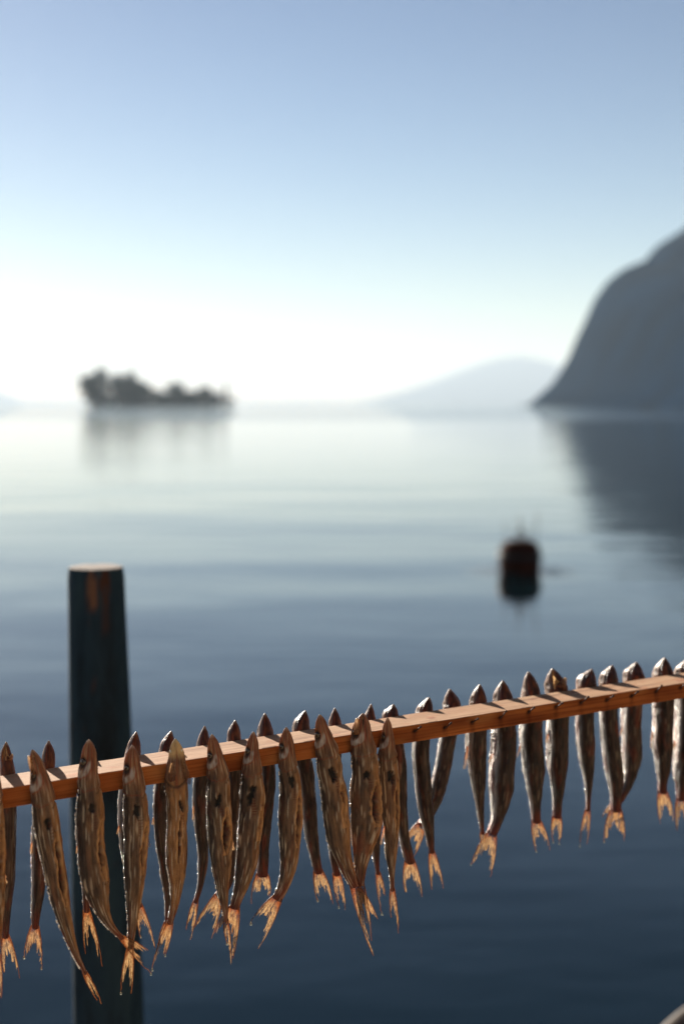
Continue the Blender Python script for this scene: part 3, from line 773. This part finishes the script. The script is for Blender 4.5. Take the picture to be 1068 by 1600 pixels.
            if prev:
                lim = n_ if rnd.random() < .45 else rnd.randint(8, 11)
                for j in range(lim): F.append((prev[j], prev[j+1], row[j+1], row[j]))
            prev = row
        # stiff leading ray, so that each lobe ends in a fine point
        pts_ = [V[i] for i in prev]; q = MB(); q.tube(pts_, [max(.00075*(1-j/14), .00036) for j in range(len(pts_))], 6); b0 = len(V)
        V += q.v; F += [tuple(i+b0 for i in f_) for f_ in q.f]; C += [lin(160, 96, 48)]*len(q.v)
    tf = mesh('tail_fin', V, F, FIN, root, True, C)
    for d_ in range(drops):
        tip = (tips[0], tips[-1])[d_ % 2]; q = MB(); r0 = rnd.uniform(.0009, .0014)
        q.lathe([(.0001, -r0*1.2), (r0*.6, -r0), (r0*.95, -r0*.4), (r0, 0), (r0*.8, r0*.6), (r0*.35, r0*1.5), (.0001, r0*2.3)], 12, tip-O+Vector((0, 0, -r0)))
        q.build('oil_drop', OIL, root, True)
    if not fin and rnd.random() < .65:
        a = samp(rnd.uniform(.42, .6)); sx = 1 if front else -1; ln = rnd.uniform(14, 26)
        fin = [(a[0]+sx*a[2]*.40, a[1], a[0]+sx*a[2]*rnd.uniform(.48, .68), a[1]+ln, rnd.uniform(5, 9))]
    # ---- small fins given by pixel polyline: (root x, y, tip x, y)
    for (ax, ay, bx, by_, wpx, *nm) in (fin or []):
        V = []; F = []; C = []
        p0 = onplane(ax, ay); p1 = onplane(bx, by_); ax_ = (p1-p0); sd_ = ax_.cross(N).normalized(); L_ = ax_.length
        for k in range(6):
            f = k/5-.5; row = []
            for j in range(6):
                t = j/5; p = p0+ax_*t*(1-.25*abs(f)-rnd.uniform(0, .08))+sd_*f*(wpx/FP*1.45)*(.35+.9*t-.7*t*t)+N*(.002+.001*math.sin(k*2))
                V.append(p-O+(N*(.006+.002*t) if nm else Vector())); C.append(mix(K['orange'], lin(220, 184, 140), t) if not nm else mix(lin(196, 156, 112), lin(120, 60, 34), t))
        for k in range(5):
            for j in range(5):
                if nm or j < 3 or (k+j) % 3: F.append((k*6+j, k*6+j+1, k*6+j+7, k*6+j+6))
        o = mesh(nm[0] if nm else 'pelvic_fin', V, F, FIN, root, True, C)
    # the nail the fish hangs on
    i = int(.27*NR); c, T, N, W, a_, b_ = centers[i]
    return root, onplane

FR = [   # front row: centreline (x, y, width), tail base, lobe tips
 ([(-14,1178),(-14,1205,24),(-15,1240,36),(-14,1300,42),(-12,1360,42),(-10,1410,34),(-8,1450,22)], (-7,1490,12), [(-14,1560),(2,1556)],
  'front row fish cut off by the left edge of the photo', {}),
 ([(51,1172),(60,1205,25),(66,1240,35),(75,1300,39),(83,1345,36),(92,1395,29),(104,1448,20),(119,1492,11)], (134,1522,6), [(159,1571),(152,1562)],
  'front row fish with parted jaws, long thin tail slanting to lower right', dict(mouth=.4, slit=1.1, jaw=(44.5,1180,7,.10))),
 ([(139.5,1156),(139.5,1182,25),(138,1212,33),(140,1250,40),(142,1310,43),(147,1360,46),(152,1395,38),(161,1425,22),(175,1449,12)], (192,1467,7), [(231,1483),(236,1521)],
  'broad front row fish in front of the mooring post, tail bent to the right', dict(hole=.7, drops=1)),
 ([(207,1165),(207,1197,27),(210,1238,37),(213,1290,39),(211,1340,37),(210,1388,29),(208,1420,20),(206,1456,13)], (203,1482,8), [(189,1551),(205,1555)],
  'front row fish at the right edge of the mooring post with two hanging tail threads', dict(drops=1)),
 ([(274,1155),(276,1185,27),(275,1218,36),(277,1250,32),(277,1300,34),(276,1345,31),(276,1380,22),(273,1415,14)], (265,1444,9), [(238,1514),(258,1492)],
  'front row fish with its pale throat and flared gills turned to the viewer', dict(ventral=True, slit=.5, drops=2, fin=[(285,1186,296,1226,15,'gill_cover'),(270,1190,268,1222,18,'gill_cover')])),
 ([(331,1148),(335.5,1178,24),(340,1210,34),(341.5,1250,38),(344,1300,41),(345,1340,35),(347,1380,22),(350,1412,12)], (353,1440,7), [(361,1503),(355,1473)],
  'front row fish with a small clear eye and a long belly cut, crossing tails below', dict(slit=1.1, drops=1)),
 ([(396,1144),(393.5,1178,24),(393,1210,33),(394,1250,38),(391,1290,39),(386,1340,34),(378,1380,24),(370,1405,17)], (366,1420,15), [(336,1458),(364,1500)],
  'front row fish with dark ribs showing through its torn flank', dict(hole=1.2, slit=.5)),
 ([(447,1137),(447.5,1165,23),(450,1200,29),(454,1232,33),(453,1270,36),(453,1310,34),(451,1350,25),(443,1382,18)], (432,1406,15), [(392,1442),(403,1482)],
  'front row fish with its tail sweeping to the lower left, widely forked', dict(slit=1.0, hole=.6, drops=1)),
 ([(499.5,1117),(503,1143,24),(510,1175,35),(516,1210,40),(522,1250,42),(526,1290,41),(532,1325,34),(542,1358,21)], (554,1386,13), [(590,1437),(583,1494)],
  'longest front row fish, slanting to the right with a thread-like tail tip', dict(hole=1.1, slit=.35, redness=.35)),
 ([(567,1115),(565,1147,32),(568,1180,41),(570,1215,44),(571,1250,47),(571,1288,48),(567,1322,35),(563,1352,21)], (563,1384,10), [(571,1440),(580,1472)],
  'fattest front row fish with parted jaws, big ringed eye and red open belly', dict(mouth=.3, slit=1.7, redness=.6, jaw=(557.5,1122,12,.11), fin=[(577,1290,564,1326,10),(600,1290,594,1322,7)])),
 ([(605,1122),(605,1150,20),(605,1180,28),(607.5,1215,31),(609,1260,30),(611,1300,25),(611,1340,16),(612,1368,9)], (613,1392,6), [(611,1433),(622,1456)],
  'slim pale front row fish, the rightmost in front of the batten', dict(slit=.9, hole=1.0, redness=.25)),
]
RE = [
 ([(10,1160),(10,1180,18),(13,1215,24),(14,1265,25),(12,1330,27),(10,1390,24),(9,1435,15)], (9,1464,10), [(7,1518),(31,1531)], 'back row fish with gaping mouth, leftmost above the batten', dict(mouth=.5, jaw=(19,1174,7,.08))),
 ([(76.5,1158),(76,1178,19),(74,1205,24),(66,1265,29),(62,1330,26),(61,1380,23),(57,1420,16)], (55,1449,11), [(38,1495),(65,1512)], 'dark back row fish with a spread tail, second head from the left', dict(drops=2)),
 ([(143,1168),(141,1190,20),(136,1225,26),(132,1280,27),(133,1340,22),(135,1385,14)], (135,1424,9), [(134,1490),(160,1510)], 'back row fish almost hidden behind the broad fish at the mooring post', {}),
 ([(213,1144),(209,1168,22),(203,1205,27),(197,1250,26),(199,1310,26),(206,1360,20),(213,1392,13)], (218,1416,9), [(220,1463),(242,1479)], 'back row fish behind the right edge of the mooring post, tail veering right', dict(drops=1)),
 ([(267.5,1143),(261,1168,24),(256,1205,27),(252,1250,25),(253,1300,24),(259,1350,22),(264,1400,15)], (261,1444,8), [(247,1478),(256,1494)], 'back row fish peering over behind the pale-throated fish', {}),
 ([(319.5,1135),(318,1160,20),(315,1195,25),(312,1235,25),(314,1290,23),(317,1340,16),(313,1382,10)], (305,1410,7), [(291,1453),(297,1468)], 'slim back row fish with a tail curling left between two cut fish', dict(fin=[(304,1250,301,1286,7)])),
 ([(367.5,1126),(366,1150,23),(366,1190,26),(367,1235,26),(367,1290,26),(364,1340,22),(355,1378,16)], (341,1400,12), [(302,1450),(330,1466)], 'back row fish swinging its forked tail left behind the fish with a clear eye', {}),
 ([(414,1115),(414,1145,25),(416,1180,28),(418,1215,26),(415,1265,24),(411,1310,21),(410,1345,18)], (409.5,1367,16), [(393,1411),(421,1403)], 'straight back row fish with reddened tail base beside the torn-flank fish', dict(redness=.9)),
 ([(477,1111),(470,1138,30),(471,1175,30),(477,1205,27),(482,1255,25),(486,1300,22),(492,1338,16)], (497,1362,13), [(496,1406),(520,1411)], 'back row fish with a broad head leaning right, pale pink belly edge', dict(redness=.8, drops=1)),
 ([(523,1107),(523,1132,21),(523,1170,24),(519,1230,24),(519,1300,19),(522,1340,14)], (525.5,1366,11), [(529,1417),(539,1420)], 'back row fish hidden behind the longest fish, only head and tail showing', dict(drops=1)),
 ([(579.5,1101),(577,1126,19),(577,1165,23),(581,1220,25),(585,1290,19),(587,1335,11)], (590,1366,6), [(596,1427),(601,1400)], 'back row fish hidden behind the fattest fish, only head and thin tail showing', dict(drops=1)),
 ([(614.5,1101),(611,1121,28),(617,1155,28),(622,1195,27),(624,1240,24),(629,1295,18),(635,1325,17)], (640,1346,15), [(633,1397),(659,1402)], 'back row fish behind the slim pale fish, last one overlapped by the front row', dict(redness=.8)),
 ([(670,1090),(662.5,1115,29),(658,1150,31),(657,1180,30),(660,1220,29),(665.5,1270,23),(671.5,1308,13)], (674,1332,8), [(674.4,1388),(692,1387)], 'back row fish whose narrow tail crosses its neighbour, left of the pair in the middle', {}),
 ([(702,1077),(705,1103,29),(702,1135,33),(696,1170,33),(690,1205,29),(682,1240,24),(670,1270,18)], (657,1290,14), [(618,1330),(645.5,1339)], 'back row fish slanting down left and passing behind its neighbour', dict(rot=15)),
 ([(748.6,1070),(746,1097,28),(744,1130,33),(743,1165,34),(744.5,1205,28),(747.5,1245,17),(750.5,1280,9)], (753,1303,5), [(757,1316),(752,1318)], 'back row fish with a bright silver stripe, tapering to a hidden tail', dict(fin=[(730,1165,724,1204,9)], redness=.3)),
 ([(785,1064),(785.5,1092,31),(786,1130,38),(786,1170,41),(783,1210,42),(781,1245,32),(777,1275,20)], (767,1303,15), [(735,1350),(765,1370)], 'stout back row fish with pinkish belly and tail swept to the left', dict(drops=1, redness=.3)),
 ([(825,1050),(829,1080,30),(829.5,1120,38),(829,1155,41),(832,1195,36),(835,1235,24),(836,1262,16)], (837,1284,14), [(837,1329),(858,1328)], 'back row fish with pointed dark head, first to the left of the open-mouthed fish', dict(drops=1)),
 ([(862,1045),(868,1074,36),(870,1110,38),(870,1150,36),(870,1190,33),(871,1225,23),(870,1252,16)], (869,1277,13), [(863.6,1315),(873,1317)], 'back row fish with wide open pale mouth', dict(mouth=.5, drops=2, jaw=(882,1053,15,.11))),
 ([(924,1046),(914.5,1070,32),(913,1105,33),(913,1140,31),(915,1180,26),(918,1218,15),(918,1248,8)], (917.5,1267,7), [(905,1321),(915.6,1320)], 'slender back row fish just right of the open-mouthed fish', dict(drops=1)),
 ([(956,1040),(950,1063,30),(949.5,1100,34),(951,1140,34),(955,1175,34),(959,1210,27),(961,1242,18)], (961,1266,17), [(943,1314),(974,1315)], 'back row fish in front of the right crossing pair, fan-shaped bright tail', dict(drops=1, redness=.8)),
 ([(994,1035),(989,1060,35),(986,1100,38),(985.5,1140,36),(986,1180,30),(981,1215,20),(972,1240,15)], (962,1256,12), [(940,1276),(952,1292)], 'back row fish whose tail passes behind its left neighbour in the right crossing pair', dict(redness=.7)),
 ([(1037.5,1028),(1035,1053,32),(1035,1085,38),(1035,1120,38),(1033.5,1155,35),(1035,1190,27),(1034,1218,16)], (1033.5,1238,13), [(1031,1288),(1051,1281)], 'back row fish second from the right edge of the photo, silver creased belly', dict(fin=[(1018,1140,1016,1172,6)])),
 ([(1073,1030),(1070,1053,34),(1070,1090,37),(1070,1130,38),(1067,1170,34),(1064,1208,26),(1063,1232,16)], (1062,1250,13), [(1057,1297),(1069,1284)], 'back row fish cut by the right edge of the photo', {}),
]
sd_ = 1
for kind, lst in (('R', RE), ('F', FR)):
    for pts, base, lobes, lb, kw in lst:
        kw = dict(kw)
        pts = [(pts[0][0], pts[0][1], 4)]+list(pts[1:])
        if kind == 'R' and 'passes behind' in lb: kw['off'] = RW+.038
        if kind == 'R' and 'passing behind' in lb: kw['off'] = RW+.038
        root, onp = fish(kind, pts, base, lobes, lb, sd_, **kw)
        sd_ += 1

# ------------------------------------------------------------------ rowing boat in the corner
BW = simple('varnished_boat_wood', lin(56, 42, 36), .6, 8, .3, .3, .003, mapscale=(.2, 3, 3))
BR = simple('yellow_gunwale_wood', lin(70, 54, 34), .6, 10, .3, .3, .003)
bo = empty('rowing_boat', (2.10, 3.745, 0)); bo.rotation_euler = (0, 0, R(40))
tag(bo, 'brown wooden rowing boat whose gunwale shows in the lower right corner', 'boat')
def hull(t):      # t -1 bow .. 1 stern
    hb_ = .68*(1-abs(t)**2.6)**.75 if t < 0 else .68*(1-.35*t**2)
    return hb_, .42+.16*t*t
V = []; F = []; NT = 30; NC = 9
def shell(off):
    b0 = len(V)
    for i in range(NT+1):
        t = -1+2*i/NT; hb_, zt = hull(t); hb_ = max(hb_-off, .004)
        for k in range(2*NC+1):
            c = (k-NC)/NC; a = abs(c); y = hb_*math.copysign(a**.55, c) if a else 0; z = -.10+off+(zt+.10-off)*(a**2.2)
            V.append((t*2.0*(1-off*.3), y, z))
    for i in range(NT):
        for k in range(2*NC):
            q = b0+i*(2*NC+1)+k; f_ = (q, q+2*NC+1, q+2*NC+2, q+1); F.append(f_ if off else f_[::-1])
    return b0
a0 = shell(0); a1 = shell(.025)
w_ = 2*NC+1
for i in range(NT):
    for k in (0, 2*NC): F.append((a0+i*w_+k, a0+(i+1)*w_+k, a1+(i+1)*w_+k, a1+i*w_+k))
for k in range(2*NC): F.append((a0+NT*w_+k, a0+NT*w_+k+1, a1+NT*w_+k+1, a1+NT*w_+k))
o = mesh('hull', V, F, BW, bo, True)
for sg in (-1, 1):
    q = MB(); q.tube([((-1+2*i/NT)*2.0, sg*(hull(-1+2*i/NT)[0]+.0), hull(-1+2*i/NT)[1]+.008) for i in range(NT+1)], .024, 8); q.build('gunwale', BR, bo, True)
for tx in (-.5, .4, 1.3):
    hb_, _ = hull(tx/2); q = MB(); q.box((tx-.11, -hb_*.86, .26), (tx+.11, hb_*.86, .285)); q.build('seat', BW, bo)
q = MB(); hb_, zt = hull(1); q.box((1.955, -hb_*.9, .05), (1.99, hb_*.9, zt-.02)); q.build('transom', BW, bo)

# ------------------------------------------------------------------ quay behind and under the photographer, with an unseen house added to bounce warm fill
QS = simple('quay_stone', lin(150, 134, 116), .85, 3, .2, .3, .01)
q = MB(); q.box((-14, -7, -1.2), (14, 1.98, QZ)); tag(q.build('quay', QS), kind='structure')
WALL = simple('ochre_render', lin(148, 122, 98), .9, 1.2, .08, .2, .01)
hs = empty('bounce_house', (7.2, -1.6, QZ)); hs.rotation_euler = (0, 0, R(50)); tag(hs, 'unseen ochre house behind the photographer, added to bounce warm light', 'house')
q = MB(); q.box((-5.6, -4, 0), (5.6, 0, 6.4)); q.build('wall', WALL, hs)
q = MB(); q.add([(-6, -4.4, 6.4), (6, -4.4, 6.4), (6, .4, 6.4), (-6, .4, 6.4), (-6, -2, 7.8), (6, -2, 7.8)], [(0, 1, 5, 4), (1, 2, 5), (2, 3, 4, 5), (3, 0, 4), (3, 2, 1, 0)]); q.build('roof', TILE, hs)
SH = simple('green_shutter', lin(52, 78, 58), .6, 8)
for i in range(-2, 3):
    for z in (1.0, 4.0):
        if i == 0 and z == 1.0: continue
        q = MB(); q.box((i*2.4-.45, 0.002, z), (i*2.4+.45, .05, z+1.4)); f_ = q.build('window', DARKGL, hs)
        for sg in (-1, 1):
            q = MB(); q.box((i*2.4+sg*.70-.22, .003, z-.05), (i*2.4+sg*.70+.22, .06, z+1.45)); q.build('shutter', SH, hs)
q = MB(); q.box((-.5, .002, 0), (.5, .06, 2.2)); q.build('door', SH, hs)

# ------------------------------------------------------------------ render settings
sc.view_settings.view_transform = 'Standard'; sc.view_settings.look = 'None'; sc.view_settings.gamma = 1
sc.view_settings.exposure = 1.34
sc.render.engine = 'CYCLES'; cy = sc.cycles
cy.use_denoising = True; cy.use_adaptive_sampling = True; cy.adaptive_threshold = .01
cy.max_bounces = 7; cy.diffuse_bounces = 3; cy.glossy_bounces = 3; cy.transmission_bounces = 5; cy.volume_bounces = 0
cy.caustics_reflective = False; cy.caustics_refractive = False; cy.sample_clamp_indirect = 6
